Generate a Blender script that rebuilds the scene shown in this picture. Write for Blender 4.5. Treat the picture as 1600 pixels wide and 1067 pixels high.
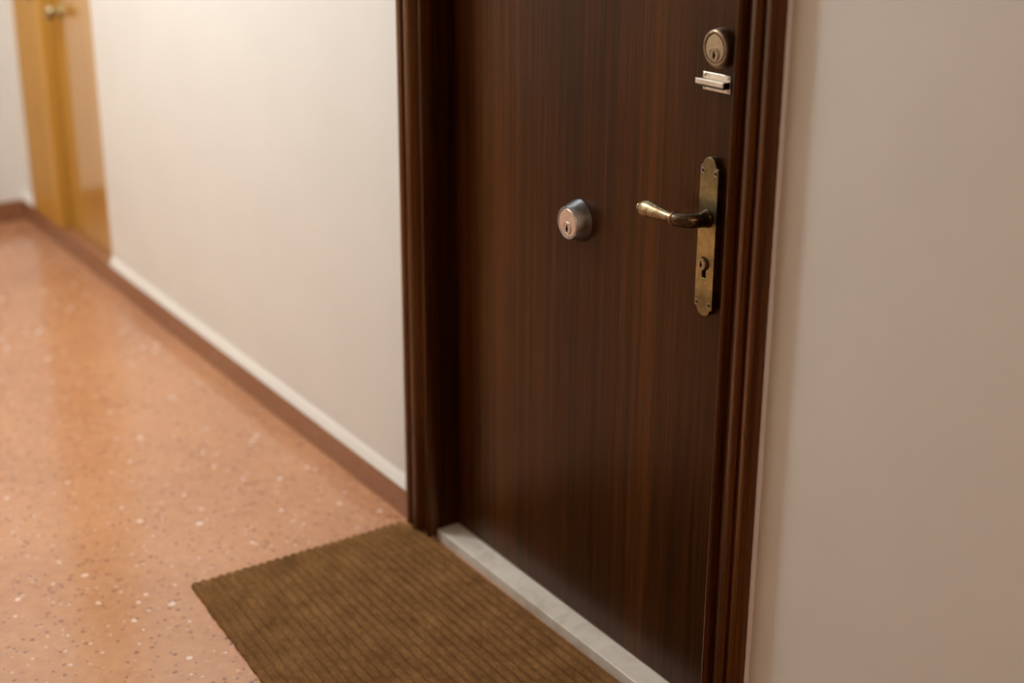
import bpy, bmesh, math, random
from mathutils import Vector, Matrix, noise as mnoise
for o in list(bpy.data.objects): bpy.data.objects.remove(o)
random.seed(4)
SC = bpy.context.scene; COL = SC.collection
S = 1.12            # everything below is laid out in a 1.5 m eye-height frame, then scaled to real size

# ---------------------------------------------------------------- camera
cd = bpy.data.cameras.new('camera'); cam = bpy.data.objects.new('camera', cd); COL.objects.link(cam)
R_, U_, W_ = Vector((.5501, .8351, .0041)), Vector((-.3112, .2004, .929)), Vector((-.775, .5123, -.3701))
m = Matrix((R_, U_, -W_)).transposed().to_4x4()
q = m.to_quaternion().normalized()
cam.rotation_mode = 'QUATERNION'; cam.rotation_quaternion = q
cam.location = Vector((0, -1.40, 1.5)) * S
cd.sensor_width = 36; cd.lens = 2596.1 / 1600 * 36; cd.clip_start = .02
cd.dof.use_dof = True; cd.dof.focus_distance = 2.42 * S; cd.dof.aperture_fstop = 1.8; cd.dof.aperture_blades = 0
SC.camera = cam

# ---------------------------------------------------------------- world, light, exposure
w = bpy.data.worlds.new('world'); SC.world = w; w.use_nodes = True
w.node_tree.nodes['Background'].inputs[0].default_value = (.9, .8, .7, 1)
w.node_tree.nodes['Background'].inputs[1].default_value = .02

def area(name, loc, size, power, col, rot=(0, 0, 0)):
    l = bpy.data.lights.new(name, 'AREA'); l.shape = 'DISK'; l.size = size * S; l.energy = power; l.color = col
    o = bpy.data.objects.new(name, l); COL.objects.link(o); o.location = Vector(loc) * S; o.rotation_euler = rot
    return o
pl_ = bpy.data.lights.new('ceiling_lamp_corridor', 'POINT'); pl_.energy = 118; pl_.color = (.80, .93, 1.05); pl_.shadow_soft_size = .13
lo = bpy.data.objects.new('ceiling_lamp_corridor', pl_); COL.objects.link(lo); lo.location = Vector((-3.45, -.85, 2.20)) * S
area('added_fill_light', (.35, -1.0, 2.36), .30, 14, (1, .69, .37))  # added fill lifting the right-hand wall, no real fixture
SC.view_settings.view_transform = 'Standard'; SC.view_settings.look = 'None'
SC.view_settings.exposure = 0.0; SC.view_settings.gamma = 1; SC.view_settings.use_curve_mapping = False

# ---------------------------------------------------------------- node helpers
class NT:
    def __init__(s, name):
        s.m = bpy.data.materials.new(name); s.m.use_nodes = True; s.t = s.m.node_tree
        s.b = s.t.nodes['Principled BSDF']; s.tc = s.t.nodes.new('ShaderNodeTexCoord')
    def n(s, ty, **k):
        x = s.t.nodes.new(ty)
        for a, v in k.items(): setattr(x, a, v)
        return x
    def l(s, a, b): s.t.links.new(a, b)
    def mp(s, scale=(1, 1, 1), loc=(0, 0, 0)):
        x = s.n('ShaderNodeMapping'); x.inputs['Scale'].default_value = scale; x.inputs['Location'].default_value = loc
        s.l(s.tc.outputs['Object'], x.inputs[0]); return x.outputs[0]
    def noise(s, vec, scale, detail=4, rough=.55, dist=0):
        x = s.n('ShaderNodeTexNoise'); x.inputs['Scale'].default_value = scale; x.inputs['Detail'].default_value = detail
        x.inputs['Roughness'].default_value = rough; x.inputs['Distortion'].default_value = dist
        s.l(vec, x.inputs['Vector']); return x.outputs['Fac']
    def ramp(s, fac, stops, interp='LINEAR'):
        x = s.n('ShaderNodeValToRGB'); cr = x.color_ramp; cr.interpolation = interp
        while len(cr.elements) < len(stops): cr.elements.new(.5)
        for e, (p, c) in zip(cr.elements, stops):
            e.position = p; e.color = (c, c, c, 1) if isinstance(c, (int, float)) else (*c, 1)
        s.l(fac, x.inputs[0]); return x.outputs[0]
    def mix(s, fac, a, b, mode='MIX'):
        x = s.n('ShaderNodeMix', data_type='RGBA', blend_type=mode)
        for k, v in ((0, fac), (6, a), (7, b)):
            if hasattr(v, 'links'): s.l(v, x.inputs[k])
            elif k == 0: x.inputs[0].default_value = v
            else: x.inputs[k].default_value = (*v, 1)
        return x.outputs[2]
    def math(s, op, a, b=0.):
        x = s.n('ShaderNodeMath', operation=op)
        for k, v in ((0, a), (1, b)):
            if hasattr(v, 'links'): s.l(v, x.inputs[k])
            else: x.inputs[k].default_value = v
        return x.outputs[0]
    def bump(s, h, strength, dist=.001, nrm=None):
        x = s.n('ShaderNodeBump'); x.inputs['Strength'].default_value = strength; x.inputs['Distance'].default_value = dist
        s.l(h, x.inputs['Height'])
        if nrm is not None: s.l(nrm, x.inputs['Normal'])
        s.l(x.outputs[0], s.b.inputs['Normal']); return x.outputs[0]
    def set(s, **k):
        for a, v in k.items():
            i = s.b.inputs[a.replace('_', ' ')]
            if hasattr(v, 'links'): s.l(v, i)
            elif isinstance(v, tuple): i.default_value = (*v, 1)
            else: i.default_value = v
        return s.m

def mat_dark_wood(name, tint=1., coat=0, rough=.30, spec=.25, bmp=.4, leaf=False):
    t = NT(name)
    broad = t.noise(t.mp((9, 9, .25)), 1.0, 3, .5, .3)
    mid = t.noise(t.mp((70, 70, .8), (3, 1, 2)), 1.0, 4, .6, .2)
    fine = t.noise(t.mp((420, 420, 5), (1, 5, 0)), 1.0, 3, .6)
    pores = t.noise(t.mp((900, 900, 45), (9, 5, 3)), 1.0, 1, .5)
    f = t.math('ADD', t.math('MULTIPLY', broad, .30), t.math('ADD', t.math('MULTIPLY', mid, .36), t.math('MULTIPLY', fine, .34)))
    k = tint
    if leaf:   # the veneer is laid from a lighter, redder flitch at the hinge side to a darker one
        sx = t.n('ShaderNodeSeparateXYZ'); t.l(t.tc.outputs['Object'], sx.inputs[0])
        u = t.math('ADD', t.math('DIVIDE', sx.outputs[0], .788*S), .5)
        lf = t.ramp(u, [(.0, .5), (.05, .75), (.30, .80), (.36, .40), (.52, .45), (.60, .62), (.78, .5), (.84, .25), (1., .40)])
        f = t.math('ADD', f, t.math('MULTIPLY', t.math('SUBTRACT', lf, .5), .10))
    c = t.ramp(f, [(.36, (.014*k, .0045*k, .0012*k)), (.45, (.036*k, .0098*k, .0014*k)), (.52, (.080*k, .0210*k, .0026*k)), (.62, (.150*k, .044*k, .0055*k))])
    p = t.ramp(pores, [(.30, 0.), (.42, 1.)])
    c = t.mix(t.math('MULTIPLY', t.math('SUBTRACT', 1., p), .5), c, (.012, .006, .004))
    t.bump(fine, bmp, .0004)
    return t.set(Base_Color=c, Roughness=rough, Coat_Weight=coat, Coat_Roughness=.22, Specular_IOR_Level=spec, Specular_Tint=(1, .60, .33))
M = {}
M['door'] = mat_dark_wood('dark_veneer', .56, leaf=True)
M['casing'] = mat_dark_wood('dark_stained_moulding', 0.88, .0, .27, .75, .15)

def mat_orange_wood(name, coat=1.):
    t = NT(name)
    a = t.noise(t.mp((14, 14, .6)), 1, 4, .6, .4); b = t.noise(t.mp((160, 160, 4)), 1, 3, .6)
    f = t.math('ADD', t.math('MULTIPLY', a, .7), t.math('MULTIPLY', b, .3))
    c = t.ramp(f, [(.35, (.42, .19, .026)), (.65, (.54, .27, .045))])
    t.bump(b, .05, .0003)
    return t.set(Base_Color=c, Roughness=.30 if coat > .5 else .5, Coat_Weight=coat, Coat_Roughness=.07, Specular_IOR_Level=.5 if coat > .5 else .2)
M['orange'] = mat_orange_wood('honey_varnished_wood')
M['orange_frame'] = mat_orange_wood('honey_stained_wood', .12)

def mat_plaster(name, col, rough=.62):
    t = NT(name)
    a = t.noise(t.mp((1, 1, 1)), 5, 3, .5); b = t.noise(t.mp((1, 1, .6)), 120, 4, .6, 1.0); c2 = t.noise(t.mp((1, 1, .5)), 28, 3, .5, 1.2)
    c = t.ramp(a, [(.3, tuple(x*.965 for x in col)), (.7, col)])
    h = t.math('ADD', t.math('MULTIPLY', b, .5), t.math('MULTIPLY', c2, .5))
    t.bump(h, .30, .0016)
    return t.set(Base_Color=c, Roughness=rough, Specular_IOR_Level=.35)
M['wall'] = mat_plaster('cream_wall_paint', (.75, .685, .60))
M['ceiling'] = mat_plaster('white_ceiling_paint', (.78, .72, .64))

def mat_terrazzo(name, skirt=False):
    t = NT(name)
    v = t.mp((1, 1, 1))
    big = t.noise(v, 3.0, 3, .5); med = t.noise(v, 40, 3, .6)
    base = t.ramp(t.math('ADD', t.math('MULTIPLY', big, .5), t.math('MULTIPLY', med, .5)),
                  [(.35, (.41, .176, .082)), (.65, (.52, .245, .118))])
    dn = t.n('ShaderNodeTexNoise'); dn.inputs['Scale'].default_value = 160; t.l(v, dn.inputs['Vector'])
    wv = t.n('ShaderNodeVectorMath', operation='MULTIPLY_ADD')
    t.l(dn.outputs['Color'], wv.inputs[0]); wv.inputs[1].default_value = (.006,)*3; t.l(v, wv.inputs[2])
    def chips(scale, keep, size, soft=.04):
        vo = t.n('ShaderNodeTexVoronoi'); vo.inputs['Scale'].default_value = scale; t.l(wv.outputs[0], vo.inputs['Vector'])
        sp = t.n('ShaderNodeSeparateColor'); t.l(vo.outputs['Color'], sp.inputs[0])
        on = t.math('LESS_THAN', sp.outputs[0], keep)
        sz = t.math('MULTIPLY', t.math('ADD', sp.outputs[1], .5), size)
        d = t.math('SUBTRACT', sz, vo.outputs['Distance'])
        x = t.n('ShaderNodeMapRange'); x.inputs[1].default_value = -soft; x.inputs[2].default_value = soft
        t.l(d, x.inputs[0]); return t.math('MULTIPLY', x.outputs[0], on), sp.outputs[2]
    c = base
    k, r = chips(75, .55, .30); c = t.mix(t.math('MULTIPLY', k, .45), c, t.ramp(r, [(0., (.30, .115, .075)), (1., (.58, .33, .24))]))
    k, r = chips(88, .22, .31); c = t.mix(t.math('MULTIPLY', k, .75), c, (.135, .052, .038))
    k, r = chips(50, .06, .27); c = t.mix(t.math('MULTIPLY', k, .8), c, t.ramp(r, [(0., (.78, .56, .44)), (1., (.85, .68, .54))]))
    k, r = chips(120, .05, .30); c = t.mix(t.math('MULTIPLY', k, .7), c, (.78, .58, .46))
    if skirt:
        c = t.mix(1., c, (.62, .55, .50), 'MULTIPLY')
        return t.set(Base_Color=c, Roughness=.3, Specular_IOR_Level=.45)
    br = t.n('ShaderNodeTexBrick'); br.offset = 0; br.squash = 1
    br.inputs['Scale'].default_value = 1; br.inputs['Brick Width'].default_value = .45; br.inputs['Row Height'].default_value = .45
    br.inputs['Mortar Size'].default_value = .0006; br.inputs['Mortar Smooth'].default_value = .3
    t.l(t.mp((1, 1, 1), (.02, .03, 0)), br.inputs['Vector'])
    c = t.mix(t.math('MULTIPLY', br.outputs['Fac'], .35), c, (.20, .11, .08))
    rg = t.ramp(t.noise(v, 6, 4, .6), [(.3, .17), (.7, .26)])
    t.bump(t.noise(v, 5, 2, .5), .05, .004)
    return t.set(Base_Color=c, Roughness=rg, Specular_IOR_Level=.5, Coat_Weight=.5, Coat_Roughness=.10)
M['terrazzo'] = mat_terrazzo('pink_terrazzo'); M['skirt'] = mat_terrazzo('terrazzo_skirting', True)

def mat_marble():
    t = NT('cream_marble'); v = t.mp()
    a = t.noise(v, 14, 5, .6, 1.2); b = t.noise(v, 60, 3, .6)
    c = t.ramp(a, [(.32, (.50, .42, .32)), (.5, (.64, .55, .45)), (.7, (.70, .61, .51))])
    s = t.ramp(b, [(.26, 1.), (.34, 0.)]); c = t.mix(t.math('MULTIPLY', s, .45), c, (.30, .23, .16))
    return t.set(Base_Color=c, Roughness=.32)
M['marble'] = mat_marble()

def mat_mat():
    t = NT('brown_coir'); v = t.mp()
    a = t.noise(v, 16, 5, .7); b = t.noise(t.mp((60, 220, 100)), 1, 4, .7); f = t.noise(v, 900, 2, .6)
    s = t.math('ADD', t.math('MULTIPLY', a, .26), t.math('ADD', t.math('MULTIPLY', b, .26), t.math('MULTIPLY', f, .48)))
    c = t.ramp(s, [(.38, (.075, .030, .009)), (.5, (.19, .086, .026)), (.62, (.34, .17, .060))])
    t.bump(f, .9, .0015)
    return t.set(Base_Color=c, Roughness=.95, Specular_IOR_Level=.1)
M['mat'] = mat_mat()

def mat_metal(name, c0, c1, rough=(.3, .45), scale=60, spots=None, aniso=0, metal=1., bmp=.06, plate=False):
    t = NT(name); v = t.mp()
    a = t.noise(v, scale, 4, .65)
    c = t.ramp(a, [(.35, c0), (.62, c1)])
    if spots:
        s = t.ramp(t.noise(t.mp((1, 1, 1), (4, 4, 4)), 210, 3, .6), [(.60, 0.), (.68, 1.)])
        zone = t.ramp(t.noise(v, 14, 2, .5), [(.45, 0.), (.60, 1.)])
        c = t.mix(t.math('MULTIPLY', t.math('MULTIPLY', s, zone), .8), c, spots)
    if plate:   # tarnish above and around the lever, paler and spotted below it
        sx = t.n('ShaderNodeSeparateXYZ'); t.l(t.tc.outputs['Object'], sx.inputs[0])
        zz = t.math('ADD', sx.outputs[2], t.math('MULTIPLY', t.math('SUBTRACT', t.noise(v, 30, 3, .6), .5), .035*S))
        k_ = lambda z: z*S/.30
        z_ = t.math('DIVIDE', zz, .30)
        top = t.ramp(z_, [(k_(.020), .55), (k_(.045), 0.), (k_(.128), 0.), (k_(.140), .9), (k_(.165), .9), (k_(.180), .25), (k_(.205), .55), (k_(.23), .6)])
        c = t.mix(top, c, (.10, .085, .048))
    r = t.ramp(a, [(.3, rough[1]), (.7, rough[0])])
    if bmp: t.bump(t.noise(v, 300, 3, .6), bmp, .0004)
    if aniso:
        tg = t.n('ShaderNodeTangent', direction_type='RADIAL', axis='Y'); t.l(tg.outputs[0], t.b.inputs['Tangent']); t.set(Anisotropic=aniso)
    return t.set(Base_Color=c, Metallic=metal, Roughness=r)
M['brass'] = mat_metal('aged_brass', (.30, .215, .105), (.50, .38, .19), (.30, .48), 45, (.09, .045, .02))
M['brass_plate'] = mat_metal('aged_brass_plate', (.25, .185, .075), (.42, .32, .135), (.30, .46), 45, (.07, .03, .015), plate=True)
M['brass_dark'] = mat_metal('dark_reflection_brass', (.05, .032, .018), (.15, .10, .055), (.22, .36), 70)  # lever's dark reflection put into the base colour; catch plate shares it
M['lever'] = mat_metal('worn_brass', (.18, .12, .06), (.42, .31, .175), (.22, .40), 110, (.10, .05, .03))
M['copper'] = mat_metal('reddish_brass', (.28, .13, .07), (.45, .25, .15), (.28, .4), 90)
M['bronze'] = mat_metal('matt_bronze', (.36, .27, .17), (.46, .35, .23), (.38, .5), 120)
M['bronze_side'] = mat_metal('satin_bronze', (.20, .14, .085), (.30, .21, .13), (.30, .42), 120)
M['steel'] = mat_metal('satin_steel', (.40, .40, .43), (.44, .44, .465), (.24, .28), 30, None, .75, bmp=0)
M['steel_face'] = mat_metal('satin_nickel', (.62, .52, .43), (.72, .61, .51), (.38, .46), 150)
M['nickel'] = mat_metal('brushed_nickel', (.58, .50, .41), (.74, .65, .54), (.30, .42), 150)
M['black'] = NT('keyway_black').set(Base_Color=(.004, .003, .003), Roughness=.9, Specular_IOR_Level=0.)
M['dark_slot'] = NT('dark_recess').set(Base_Color=(.012, .009, .006), Roughness=.5)
M['caulk'] = mat_plaster('pale_caulk', (.80, .75, .80))

# ---------------------------------------------------------------- mesh helpers
def link(name, bm, mat, parent=None, org=(0, 0, 0), smooth=False, bevel=0, seg=2, angle=35):
    """mesh with its own origin at org (laid-out frame); parent shares the laid-out frame"""
    bmesh.ops.recalc_face_normals(bm, faces=bm.faces[:])
    po = Vector(parent['_org']) if parent is not None else None
    o0 = Vector(org) if parent is None else po
    if parent is not None and org != (0, 0, 0): o0 = Vector(org)
    bm.transform(Matrix.Translation(-o0)); bm.transform(Matrix.Scale(S, 4))
    me = bpy.data.meshes.new(name); bm.to_mesh(me); bm.free()
    for p in me.polygons: p.use_smooth = smooth
    me.materials.append(mat)
    o = bpy.data.objects.new(name, me); COL.objects.link(o); o['_org'] = tuple(o0)
    if parent is not None: o.parent = parent; o.location = (o0 - po) * S
    else: o.location = o0 * S
    if bevel:
        b = o.modifiers.new('bevel', 'BEVEL'); b.width = bevel * S; b.segments = seg; b.limit_method = 'ANGLE'; b.angle_limit = math.radians(angle)
        for p in me.polygons: p.use_smooth = True
        wn = o.modifiers.new('wn', 'WEIGHTED_NORMAL'); wn.keep_sharp = True
    return o
def root(name, org, label, cat, kind=None, group=None):
    o = bpy.data.objects.new(name, None); COL.objects.link(o); o.location = Vector(org) * S; o['_org'] = tuple(org)
    return tag(o, label, cat, kind, group)
def tag(o, label=None, cat=None, kind=None, group=None):
    for k, v in (('label', label), ('category', cat), ('kind', kind), ('group', group)):
        if v: o[k] = v
    return o
def box(bm, x0, x1, y0, y1, z0, z1):
    v = [bm.verts.new((x, y, z)) for x in (x0, x1) for y in (y0, y1) for z in (z0, z1)]
    for f in ((0, 1, 3, 2), (4, 6, 7, 5), (0, 4, 5, 1), (2, 3, 7, 6), (0, 2, 6, 4), (1, 5, 7, 3)): bm.faces.new([v[i] for i in f])
    return v
def boxes(*bs):
    bm = bmesh.new()
    for b in bs: box(bm, *b)
    return bm
def lathe_y(bm, cx, y0, cz, prof, n=64, sx=1.):
    """profile of (radius, protrusion out of the door towards -Y) around an axis along Y"""
    rings = []
    for r, h in prof:
        if r < 1e-6: rings.append([bm.verts.new((cx, y0 - h, cz))])
        else: rings.append([bm.verts.new((cx + sx*r*math.cos(2*math.pi*i/n), y0 - h, cz + r*math.sin(2*math.pi*i/n))) for i in range(n)])
    for a, b in zip(rings, rings[1:]):
        for i in range(n):
            j = (i+1) % n
            if len(a) == 1 and len(b) == 1: continue
            if len(a) == 1: bm.faces.new((a[0], b[i], b[j]))
            elif len(b) == 1: bm.faces.new((a[i], a[j], b[0]))
            else: bm.faces.new((a[i], a[j], b[j], b[i]))
    return bm
def tube(bm, pts, rad, n=28, cap=True, sq=1.):
    """swept round section through pts with a radius for each point"""
    P = [Vector(p) for p in pts]; rings = []; up = Vector((0, 0, 1))
    for i, p in enumerate(P):
        t = (P[min(i+1, len(P)-1)] - P[max(i-1, 0)]).normalized()
        s = t.cross(up).normalized(); u = s.cross(t).normalized()
        rings.append([bm.verts.new(p + rad[i]*(math.cos(2*math.pi*k/n)*s + sq*math.sin(2*math.pi*k/n)*u)) for k in range(n)])
    for a, b in zip(rings, rings[1:]):
        for k in range(n): bm.faces.new((a[k], a[(k+1) % n], b[(k+1) % n], b[k]))
    if cap: bm.faces.new(rings[0][::-1]); bm.faces.new(rings[-1])
    return bm
def prism_y(bm, loops, y0, y1):
    """outline (first loop) with holes, in XZ, extruded from y0 (back) to y1 (front)"""
    ed = []
    for lp in loops:
        vs = [bm.verts.new((x, y0, z)) for x, z in lp]
        ed += [bm.edges.new((vs[i], vs[(i+1) % len(vs)])) for i in range(len(vs))]
    r = bmesh.ops.triangle_fill(bm, edges=ed, use_beauty=True)
    fs = [g for g in r['geom'] if isinstance(g, bmesh.types.BMFace)]
    e = bmesh.ops.extrude_face_region(bm, geom=fs)
    for v in [g for g in e['geom'] if isinstance(g, bmesh.types.BMVert)]: v.co.y = y1
    bmesh.ops.dissolve_limit(bm, angle_limit=.01, verts=bm.verts[:], edges=bm.edges[:])
    return bm

# ---------------------------------------------------------------- the corridor
WY = .008                      # plaster face of the wall that holds the doors
XE, XN, YO, ZC = -4.76, 1.6, -1.95, 2.40
DL, DR, DT, DY = -2.380, -1.592, 1.86, .050      # dark door opening and its face
CL, CR, CT = -4.41, -4.04, 1.86                  # closet door opening
bm = boxes((XE-.1, XN+.1, -3.8, .25, -.12, 0))
tag(link('floor', bm, M['terrazzo']), 'pink polished terrazzo floor of the corridor', 'floor', 'structure')
tag(link('ceiling', boxes((XE-.1, XN+.1, -3.8, .25, ZC, ZC+.1)), M['ceiling']), 'white painted corridor ceiling', 'ceiling', 'structure')
# wall with the doors: solid pieces around the two openings
bm = boxes((XE, -4.645, WY, .2, 0, ZC), (-4.645, CR, WY, .2, CT+.05, ZC), (CR, DL-.03, WY, .2, 0, ZC), (DL-.03, DR+.03, WY, .2, DT+.03, ZC),
           (DR+.03, XN, .012, .2, 0, ZC))
# raised plaster right of the dark frame fading into the flat wall
xs = [DR+.03] + [-1.509 + .17*(i/24) for i in range(25)] + [-1.2, -.8, 0, XN]
def wy(x):
    u = max(0., x + 1.509); return .0085 - .0032*math.exp(-(u/.038)**2)
prev = None
for x in xs:
    a, b = bm.verts.new((x, wy(x), 0)), bm.verts.new((x, wy(x), ZC))
    if prev: bm.faces.new((prev[0], a, b, prev[1]))
    prev = (a, b)
# bevelled plaster lip above the skirting
for x0, x1 in ((XE, -4.65), (CR, -2.46)):
    p = [(-.0015, .060), (-.0010, .0625), (.003, .075), (WY, .086), (WY+.01, .086), (WY+.01, .060)]
    r = [[bm.verts.new((x, y, z)) for y, z in p] for x in (x0, x1)]
    for i in range(len(p)): bm.faces.new((r[0][i], r[0][(i+1) % 6], r[1][(i+1) % 6], r[1][i]))
    bm.faces.new(r[0]); bm.faces.new(r[1])
ww = link('wall_right', bm, M['wall'])
tag(ww, 'cream plaster wall that holds the dark door and the orange door', 'wall', 'structure')
# unseen wall opposite; its dim opening is invented to darken reflections and bounce
SX0, SX1, SYB = -2.55, .95, -3.7
tag(link('wall_left', boxes((XE, SX0, YO-.1, YO, 0, ZC), (SX1, XN, YO-.1, YO, 0, ZC), (SX0-.1, SX0, SYB, YO-.1, 0, ZC), (SX1, SX1+.1, SYB, YO-.1, 0, ZC),
    (SX0-.1, SX1+.1, SYB-.1, SYB, 0, ZC)), M['wall']), 'cream corridor wall opposite the doors, with an added unseen opening that darkens reflections', 'wall', 'structure')
tag(link('wall_end', boxes((XE-.1, XE, YO-.1, .2, 0, ZC)), M['wall']), 'pale end wall of the corridor beside the orange door', 'wall', 'structure')
tag(link('wall_near', boxes((XN, XN+.1, YO-.1, .2, 0, ZC)), M['wall']), 'cream wall closing the near end of the corridor', 'wall', 'structure')
tag(link('baseboard_right', boxes((XE, -2.462, 0, .06, 0, .06)), M['skirt'], bevel=.0015), 'low red-brown terrazzo skirting along the wall between the two doors', 'baseboard', 'structure')
tag(link('baseboard_near', boxes((-1.509, XN, 0, .012, 0, .06)), M['skirt'], bevel=.0015), 'low red-brown terrazzo skirting right of the dark door', 'baseboard', 'structure')
tag(link('baseboard_end', boxes((XE, XE+.010, YO, -.0005, 0, .06)), M['skirt'], bevel=.0015), 'low red-brown terrazzo skirting along the end wall', 'baseboard', 'structure')
tag(link('baseboard_left', boxes((XE+.011, -2.55, YO, YO+.010, 0, .06), (.95, XN, YO, YO+.010, 0, .06)), M['skirt'], bevel=.0015), 'low red-brown terrazzo skirting opposite the doors', 'baseboard', 'structure')

# ---------------------------------------------------------------- dark door frame: casing, jambs, caulk
fr = root('trim_1', (-1.985, 0, 0), 'dark brown moulded wooden frame around the dark door', 'door frame', 'structure')
PROF = [(0, .010), (0, -.009), (.0012, -.0118), (.004, -.013), (.0068, -.012), (.009, -.008), (.012, .0005), (.017, .0020), (.023, -.0040),
        (.029, -.0115), (.035, -.0158), (.041, -.0178), (.047, -.0172), (.0495, -.0150), (.051, -.009), (.0545, -.0075), (.0575, -.009), (.059, -.0135),
        (.062, -.0162), (.068, -.0172), (.074, -.0162), (.079, -.0130), (.0815, -.008), (.082, -.003), (.082, .010)]
def casing(path, sgn_axis):
    bm = bmesh.new(); rows = []
    for z_or_x, fn in path:
        rows.append([bm.verts.new(fn(t, y)) for t, y in PROF])
    n = len(PROF)
    for a, b in zip(rows, rows[1:]):
        for i in range(n): bm.faces.new((a[i], a[(i+1) % n], b[(i+1) % n], b[i]))
    bm.faces.new(rows[0]); bm.faces.new(rows[-1][::-1])
    return bm
c = casing([(0, lambda t, y: (DL - t, y, .0105)), (1, lambda t, y: (DL - t, y, DT + t))], 0)
link('casing_upright', c, M['casing'], fr, smooth=True)
c = casing([(0, lambda t, y: (DR + t, y, 0)), (1, lambda t, y: (DR + t, y, DT + t))], 0)
link('casing_upright', c, M['casing'], fr, smooth=True)
c = casing([(0, lambda t, y: (DL - t, y, DT + t)), (1, lambda t, y: (DR + t, y, DT + t))], 0)
link('casing_head', c, M['casing'], fr, smooth=True)
for ob in fr.children:
    em = ob.modifiers.new('es', 'EDGE_SPLIT'); em.split_angle = math.radians(40)
def jamb(sx, xi):
    # jamb board with a small rebate step, xi = face towards the opening
    bm = bmesh.new()
    pts = [(0, .0105), (0, .0125), (-.0025, .014), (-.0025, .018), (0, .0195), (0, .100), (.029, .100), (.029, .0105)]
    rows = [[bm.verts.new((xi + sx*a, y, z)) for a, y in pts] for z in (0, DT + .028)]
    for i in range(len(pts)): bm.faces.new((rows[0][i], rows[0][(i+1) % 8], rows[1][(i+1) % 8], rows[1][i]))
    bm.faces.new(rows[0]); bm.faces.new(rows[1]); return bm
link('jamb', jamb(-1, DL), M['door'], fr); link('jamb', jamb(1, DR), M['door'], fr)
link('jamb_head', boxes((DL, DR, .0105, .100, DT, DT+.028)), M['casing'], fr)
# ragged paint and caulk line along the outer edge of the right casing
bm = bmesh.new(); rows = []
for i in range(420):
    z = .062 + i*(1.88/420)
    wd = .0022 + .0012*mnoise.noise(Vector((0, 0, z*9))) + .0011*mnoise.noise(Vector((3, 0, z*60))) + (.0006 if z < .75 else -.0004)
    wd = max(.0004, wd)
    rows.append([bm.verts.new(p) for p in ((-1.5102, .0045, z), (-1.5102, -.0006 - wd*.55, z), (-1.5102 + wd*.7, .0004, z), (-1.5102 + wd*1.25, .0050, z))])
for a, b in zip(rows, rows[1:]):
    for k in range(3): bm.faces.new((a[k], a[k+1], b[k+1], b[k]))
tag(link('caulk_line', bm, M['caulk'], fr, smooth=True), 'ragged pale caulk line')

# ---------------------------------------------------------------- dark door
dr = root('door_1', ((DL+DR)/2, DY, .024), 'dark brown wood-veneer entrance door with brass lever handle and round locks', 'door', 'structure')
link('door_leaf', boxes((DL+.002, DR-.002, DY, DY+.042, .0240, DT-.003)), M['door'], dr, bevel=.001)

# keyway outline (x,z) around 0
KEY = [(-.0006, .0048), (.0006, .0048), (.0009, .0028), (.0006, .0018), (.0018, .0008), (.0018, -.0008), (.0008, -.0014), (.0014, -.0028), (.0004, -.0046),
       (-.0012, -.0046), (-.0008, -.0030), (-.0018, -.0016), (-.0010, -.0004), (-.0016, .0008), (-.0007, .0018), (-.0010, .0030)]
def keyway(parent, cx, cz, y, k=1.):
    link('keyway', prism_y(bmesh.new(), [[(cx + a*k*1.75, cz + b*k) for a, b in KEY]], y + .0004, y - .0002), M['black'], parent)

# silver conical lock
cx, cz = -2.003, .7190
lk = link('cylinder_lock', lathe_y(bmesh.new(), cx, DY, cz, [(0, 0), (.0335, 0), (.0340, .0008), (.0338, .0018), (.0258, .0240), (.0254, .0248), (.0246, .0250),
          (.0236, .0246), (.0228, .0228), (0, .0226)], 96), M['steel'], dr, org=(cx, DY, cz), smooth=True)
tag(lk, 'conical satin steel lock'); e = lk.modifiers.new('es', 'EDGE_SPLIT'); e.split_angle = math.radians(38)
link('lock_face', lathe_y(bmesh.new(), cx, DY, cz, [(.0220, .020), (.0220, .0238), (.0216, .0243), (0, .0244)], 72), M['steel_face'], lk, org=(cx, DY, cz))
px, pz = cx, cz - .0082
link('lock_plug', lathe_y(bmesh.new(), px, DY, pz, [(.0098, .0230), (.0098, .0250), (.0094, .0256), (.0087, .0256), (.0083, .0245), (.0077, .0245), (.0075, .0252), (.0, .0253)], 48), M['steel_face'], lk, org=(px, DY, pz))
keyway(lk, px, pz - .0005, DY - .0253, 1.2)

# bronze lock near the top edge
cx, cz = -1.6845, 1.0450
lb = link('cylinder_lock', lathe_y(bmesh.new(), cx, DY, cz, [(0, 0), (.0266, 0), (.0268, .001), (.0258, .0120), (.0248, .0145), (.0236, .0155), (.0218, .0158), (.0203, .0153), (.0197, .0128), (0, .0126)], 96),
          M['bronze_side'], dr, org=(cx, DY, cz), smooth=True)
tag(lb, 'round bronze lock'); e = lb.modifiers.new('es', 'EDGE_SPLIT'); e.split_angle = math.radians(38)
link('lock_face', lathe_y(bmesh.new(), cx, DY, cz, [(.0184, .012), (.0184, .0150), (.0180, .0155), (0, .0156)], 72), M['bronze'], lb, org=(cx, DY, cz))
px, pz = cx, cz - .0076
link('lock_plug', lathe_y(bmesh.new(), px, DY, pz, [(.0094, .0150), (.0094, .0164), (.0090, .0171), (.0084, .0171), (.0079, .0157), (.0073, .0157), (.0071, .0166), (0, .0167)], 48), M['bronze'], lb, org=(px, DY, pz))
keyway(lb, px, pz - .0005, DY - .0167, 1.1)

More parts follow.
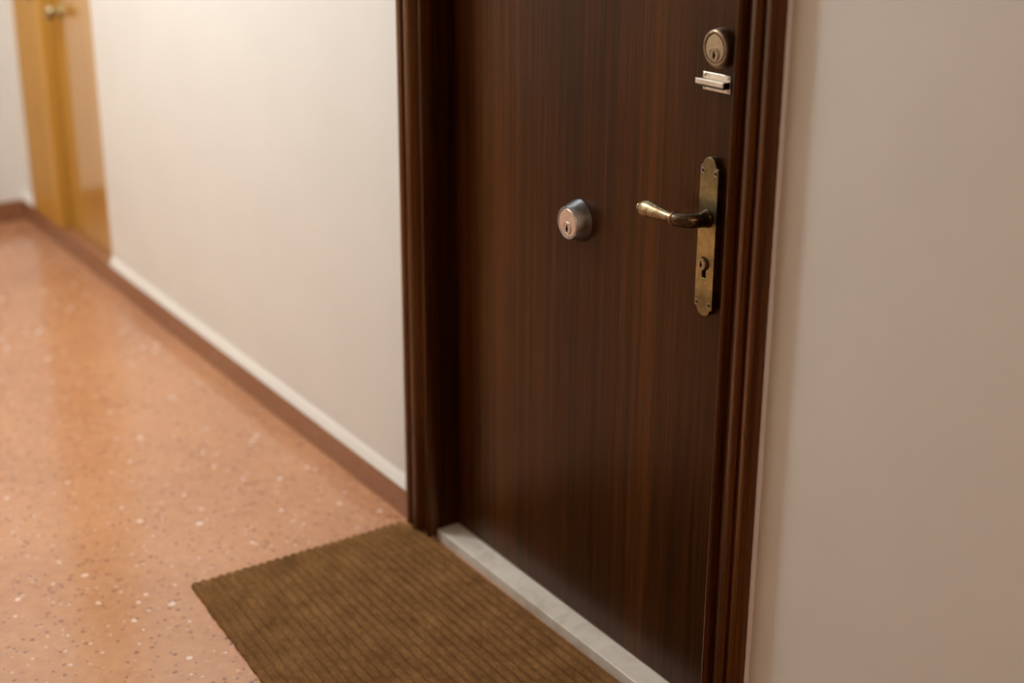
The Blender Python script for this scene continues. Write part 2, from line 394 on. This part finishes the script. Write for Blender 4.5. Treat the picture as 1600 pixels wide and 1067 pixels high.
# small nickel pull under it: plate, stand-off bar, corner screws
bx0, bx1, bz0, bz1 = -1.7225, -1.6655, .9835, 1.0080
bcx, bcz, brot = (bx0+bx1)/2, (bz0+bz1)/2, math.radians(3.2)
def tilt(bm):
    m_ = Matrix.Translation((bcx, 0, bcz)) @ Matrix.Rotation(-brot, 4, 'Y') @ Matrix.Translation((-bcx, 0, -bcz))
    bm.transform(m_); return bm
pl = link('pull_plate', tilt(boxes((bx0, bx1, DY-.0016, DY, bz0, bz1))), M['nickel'], dr, bevel=.0012, org=(bcx, DY, bz0))
tag(pl, 'small nickel pull plate')
link('pull_bar', tilt(boxes((bx0-.0005, bx1+.0005, DY-.0145, DY-.0130, .9935, 1.0005))), M['nickel'], pl, bevel=.0004)
link('pull_shelf', tilt(boxes((bx0-.0002, bx1+.0002, DY-.0130, DY-.0015, .9993, 1.0002))), M['bronze_side'], pl)
link('pull_shade_fill', tilt(boxes((bx0+.001, bx1-.0008, DY-.0128, DY-.0016, .9905, .9992))), M['dark_slot'], pl)  # near-black block standing in for shade behind and below the bar
for sx in (bx0+.0042, bx1-.0042):
    for sz in (bz0+.0036, bz1-.0036):
        link('screw', tilt(lathe_y(bmesh.new(), sx, DY-.0014, sz, [(.0022, 0), (.0020, .0009), (.0011, .0015), (0, .0017)], 18)), M['nickel'], pl, smooth=True)

# brass backplate
PX, PZ0, PZ1, PWD, PT = -1.6900, .6640, .8940, .0190, .0095
def arc_end(sgn, zb, ztip):
    """pointed ogee end, from the right shoulder to the left one"""
    h = abs(ztip - zb)
    right = [(PWD, 0), (.0187, .09), (.0178, .13), (.0158, .15), (.0146, .21), (.0139, .32), (.0130, .48), (.0114, .66), (.0090, .82), (.0056, .94), (.0022, .99)]
    pts = [(a, b*h) for a, b in right] + [(0, h)] + [(-a, b*h) for a, b in right[::-1]]
    return [(PX + a, zb + sgn*b) for a, b in pts]
outer = arc_end(1, .8785, PZ1) + arc_end(-1, .6760, .6625)[::-1]
kx, kz, kr = -1.6915, .7400, .0096
hole = []
for i in range(29):
    an = math.radians(-65 + 310*i/28); hole.append((kx + kr*math.cos(an), kz + kr*math.sin(an)))
zb = kz - .0215
hole += [(kx - .0042, zb + .003), (kx - .0030, zb + .0006), (kx, zb), (kx + .0030, zb + .0006), (kx + .0042, zb + .003)]
bp = link('handle_backplate', prism_y(bmesh.new(), [outer, hole], DY, DY - PT), M['brass_plate'], dr, org=(PX, DY, PZ0), bevel=.0011, seg=3)
tag(bp, 'aged brass handle backplate')
for sx, sz in ((PX-.0135, .8732), (PX+.0130, .8737), (PX-.0140, .6800), (PX+.0130, .6815)):
    s_ = link('screw', lathe_y(bmesh.new(), sx, DY-PT+.0006, sz, [(.0040, 0), (.0039, .0012), (.0034, .0013), (.0029, .0006)], 28), M['brass'], bp, org=(sx, DY-PT, sz), smooth=True)
    link('screw_head', lathe_y(bmesh.new(), sx, DY-PT+.0003, sz, [(.0030, 0), (.0029, .0007), (.0014, .0010), (0, .0010)], 20), M['dark_slot'], s_, org=(sx, DY-PT, sz), smooth=True)
# euro cylinder in the plate
body = [(kx + .0082*math.cos(math.radians(a)), kz + .0082*math.sin(math.radians(a))) for a in range(-60, 245, 12)] + [(kx-.0034, zb+.003), (kx, zb+.0012), (kx+.0034, zb+.003)]
eb = link('euro_cylinder', prism_y(bmesh.new(), [body], DY, DY-.0030), M['dark_slot'], bp)
ey = DY - PT
link('euro_plug', lathe_y(bmesh.new(), kx-.0004, ey + .008, kz, [(.0083, 0), (.0083, .0125), (.0078, .0134), (.0068, .0134), (.0064, .0128), (.0060, .0128), (.0057, .0135), (0, .0136)], 40), M['bronze'], bp, org=(kx, ey, kz), smooth=False)
keyway(bp, kx-.0006, kz, ey + .008 - .0136, .95)

# lever: boss, curved arm, collar, pear-shaped grip, end button
LZ = .8065; LY = .004
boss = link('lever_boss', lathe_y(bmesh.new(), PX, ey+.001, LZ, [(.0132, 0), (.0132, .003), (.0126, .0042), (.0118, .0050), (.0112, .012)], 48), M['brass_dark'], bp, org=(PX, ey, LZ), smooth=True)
pts, rad = [], []
pts += [(PX, ey, LZ), (PX, ey-.008, LZ)]; rad += [.0118, .0112]
rc = .026; c0 = (PX - rc, LY + rc)
for i in range(13):
    a = math.radians(90*i/12)
    pts.append((c0[0] + rc*math.cos(a), c0[1] - rc*math.sin(a), LZ - .0012*math.sin(a)*1.0)); rad.append(.0108 - .0012*math.sin(a)*1.0)
pts += [(-1.7165, LY, LZ-.0012), (-1.719, LY, LZ-.0012)]; rad += [.0086, .0084]
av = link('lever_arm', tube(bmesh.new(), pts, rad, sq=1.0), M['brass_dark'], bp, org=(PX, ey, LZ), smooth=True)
pts, rad = [], []
for x, r in ((-1.7245, .0083), (-1.7255, .0102), (-1.7262, .0108), (-1.7272, .0111), (-1.7282, .0106), (-1.7288, .0080)): pts.append((x, LY, LZ-.001)); rad.append(r)
XO = .0105   # the grip starts here
pts = [(x+XO, y, z) for x, y, z in pts]
link('lever_collar', tube(bmesh.new(), pts, rad), M['copper'], bp, org=(PX, ey, LZ), smooth=True)
G = [(0, .0060), (.004, .0060), (.012, .0066), (.022, .0077), (.032, .0091), (.042, .0108), (.050, .0121), (.056, .0127), (.062, .0126), (.067, .0114), (.0705, .0092), (.0725, .0060), (.0732, .0048)]
gx = -1.7185
link('lever_grip', tube(bmesh.new(), [(gx - d, LY + .000, LZ - .001 - .030*d) for d, r in G], [r for d, r in G]), M['lever'], bp, org=(PX, ey, LZ), smooth=True)
G2 = [(.0728, .0036), (.0744, .0052), (.0765, .0058), (.0785, .0050), (.0798, .0026)]
link('lever_end_button', tube(bmesh.new(), [(gx - d, LY, LZ - .001 - .030*d) for d, r in G2], [r for d, r in G2]), M['lever'], bp, org=(PX, ey, LZ), smooth=True)

# ---------------------------------------------------------------- marble threshold
bm = boxes((DL, DR, .0065, .092, 0, .0215))
tag(link('door_threshold', bm, M['marble'], org=((DL+DR)/2, .045, 0), bevel=.0018, seg=3), 'pale cream marble threshold slab under the dark door', 'threshold')

# ---------------------------------------------------------------- doormat (hand-cut, not quite square)
A, B, C_, D_ = Vector((-2.466, -.021, 0)), Vector((-2.464, -.452, 0)), Vector((-1.56, -.519, 0)), Vector((-1.56, -.0035, 0))
NR, PER, NL = 27, 8, 330
bm = bmesh.new(); g = []
nu = NR*PER
for j in range(NL+1):
    v = j/NL; row = []
    for i in range(nu+1):
        u = i/nu
        p = (A*(1-v) + D_*v)*(1-u) + (B*(1-v) + C_*v)*u
        if p.x > -2.47:   # the edge tucked under the frame and up to the threshold
            ed = -.018 + .0165*min(1, max(0, (p.x + 2.466)/.075)) + .0045*min(1, max(0, (p.x + 2.39)/.6))
            p.y = p.y + (ed - (A*(1-v) + D_*v).y)*(1-u)
        fz = mnoise.noise(Vector((p.x*60, p.y*60, 0))); f2 = mnoise.noise(Vector((p.x*260, p.y*260, 4)))
        rib = .5 - .5*math.cos(2*math.pi*i/PER)
        rib = rib**.5
        z = .0036 + .0050*rib*(1 + .2*fz) + .0006*f2 + .0003*random.random()
        if i == nu or j == 0:   # frayed cut edges
            q_ = (mnoise.noise(Vector((p.x*45, p.y*45, 7))) + .7*random.uniform(-1, 1)) * .0017
            if i == nu: p = p + Vector((0, q_, 0))
            if j == 0: p = p + Vector((q_*.8, 0, 0))
        row.append(bm.verts.new((p.x, p.y, z)))
    g.append(row)
for j in range(NL):
    for i in range(nu): bm.faces.new((g[j][i], g[j+1][i], g[j+1][i+1], g[j][i+1]))
rim = [g[0][i] for i in range(nu+1)] + [g[j][nu] for j in range(1, NL+1)] + [g[NL][i] for i in range(nu-1, -1, -1)] + [g[j][0] for j in range(NL-1, 0, -1)]
low = [bm.verts.new((v.co.x, v.co.y, .0005)) for v in rim]
for i in range(len(rim)):
    k = (i+1) % len(rim); bm.faces.new((rim[i], rim[k], low[k], low[i]))
bm.faces.new(low)
tag(link('doormat', bm, M['mat'], org=(-2.0, -.25, 0), smooth=True), 'ribbed brown coir doormat on the floor in front of the dark door', 'doormat')

# ---------------------------------------------------------------- orange closet door at the far end
t2 = root('trim_2', (-4.53, 0, .06), 'wide honey-orange wooden frame board beside the orange door', 'door frame', 'structure')
link('frame_board', boxes((-4.647, CL, -.003, .100, .0605, CT+.05)), M['orange_frame'], t2, bevel=.002)
link('frame_head', boxes((CL+.0005, CR, -.003, .100, CT, CT+.05)), M['orange_frame'], t2, bevel=.002)
d2 = root('door_2', ((CL+CR)/2, .03, .06), 'glossy honey-orange wooden closet door at the far end of the corridor', 'door', 'structure')
link('door_leaf', boxes((CL+.003, CR-.001, .030, .055, .0615, CT-.003)), M['orange'], d2, bevel=.001)
kx2, kz2 = -4.335, .679
kb = link('door_knob', lathe_y(bmesh.new(), kx2, .030, kz2, [(0, 0), (.022, 0), (.022, .003), (.012, .005), (.008, .008), (.008, .016), (.013, .020), (.020, .025), (.0225, .031), (.020, .037), (.011, .041), (0, .042)], 40),
     M['brass'], d2, org=(kx2, .03, kz2), smooth=True)
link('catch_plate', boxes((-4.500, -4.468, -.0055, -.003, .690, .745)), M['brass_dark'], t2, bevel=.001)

for o in bpy.data.objects:
    if '_org' in o: del o['_org']
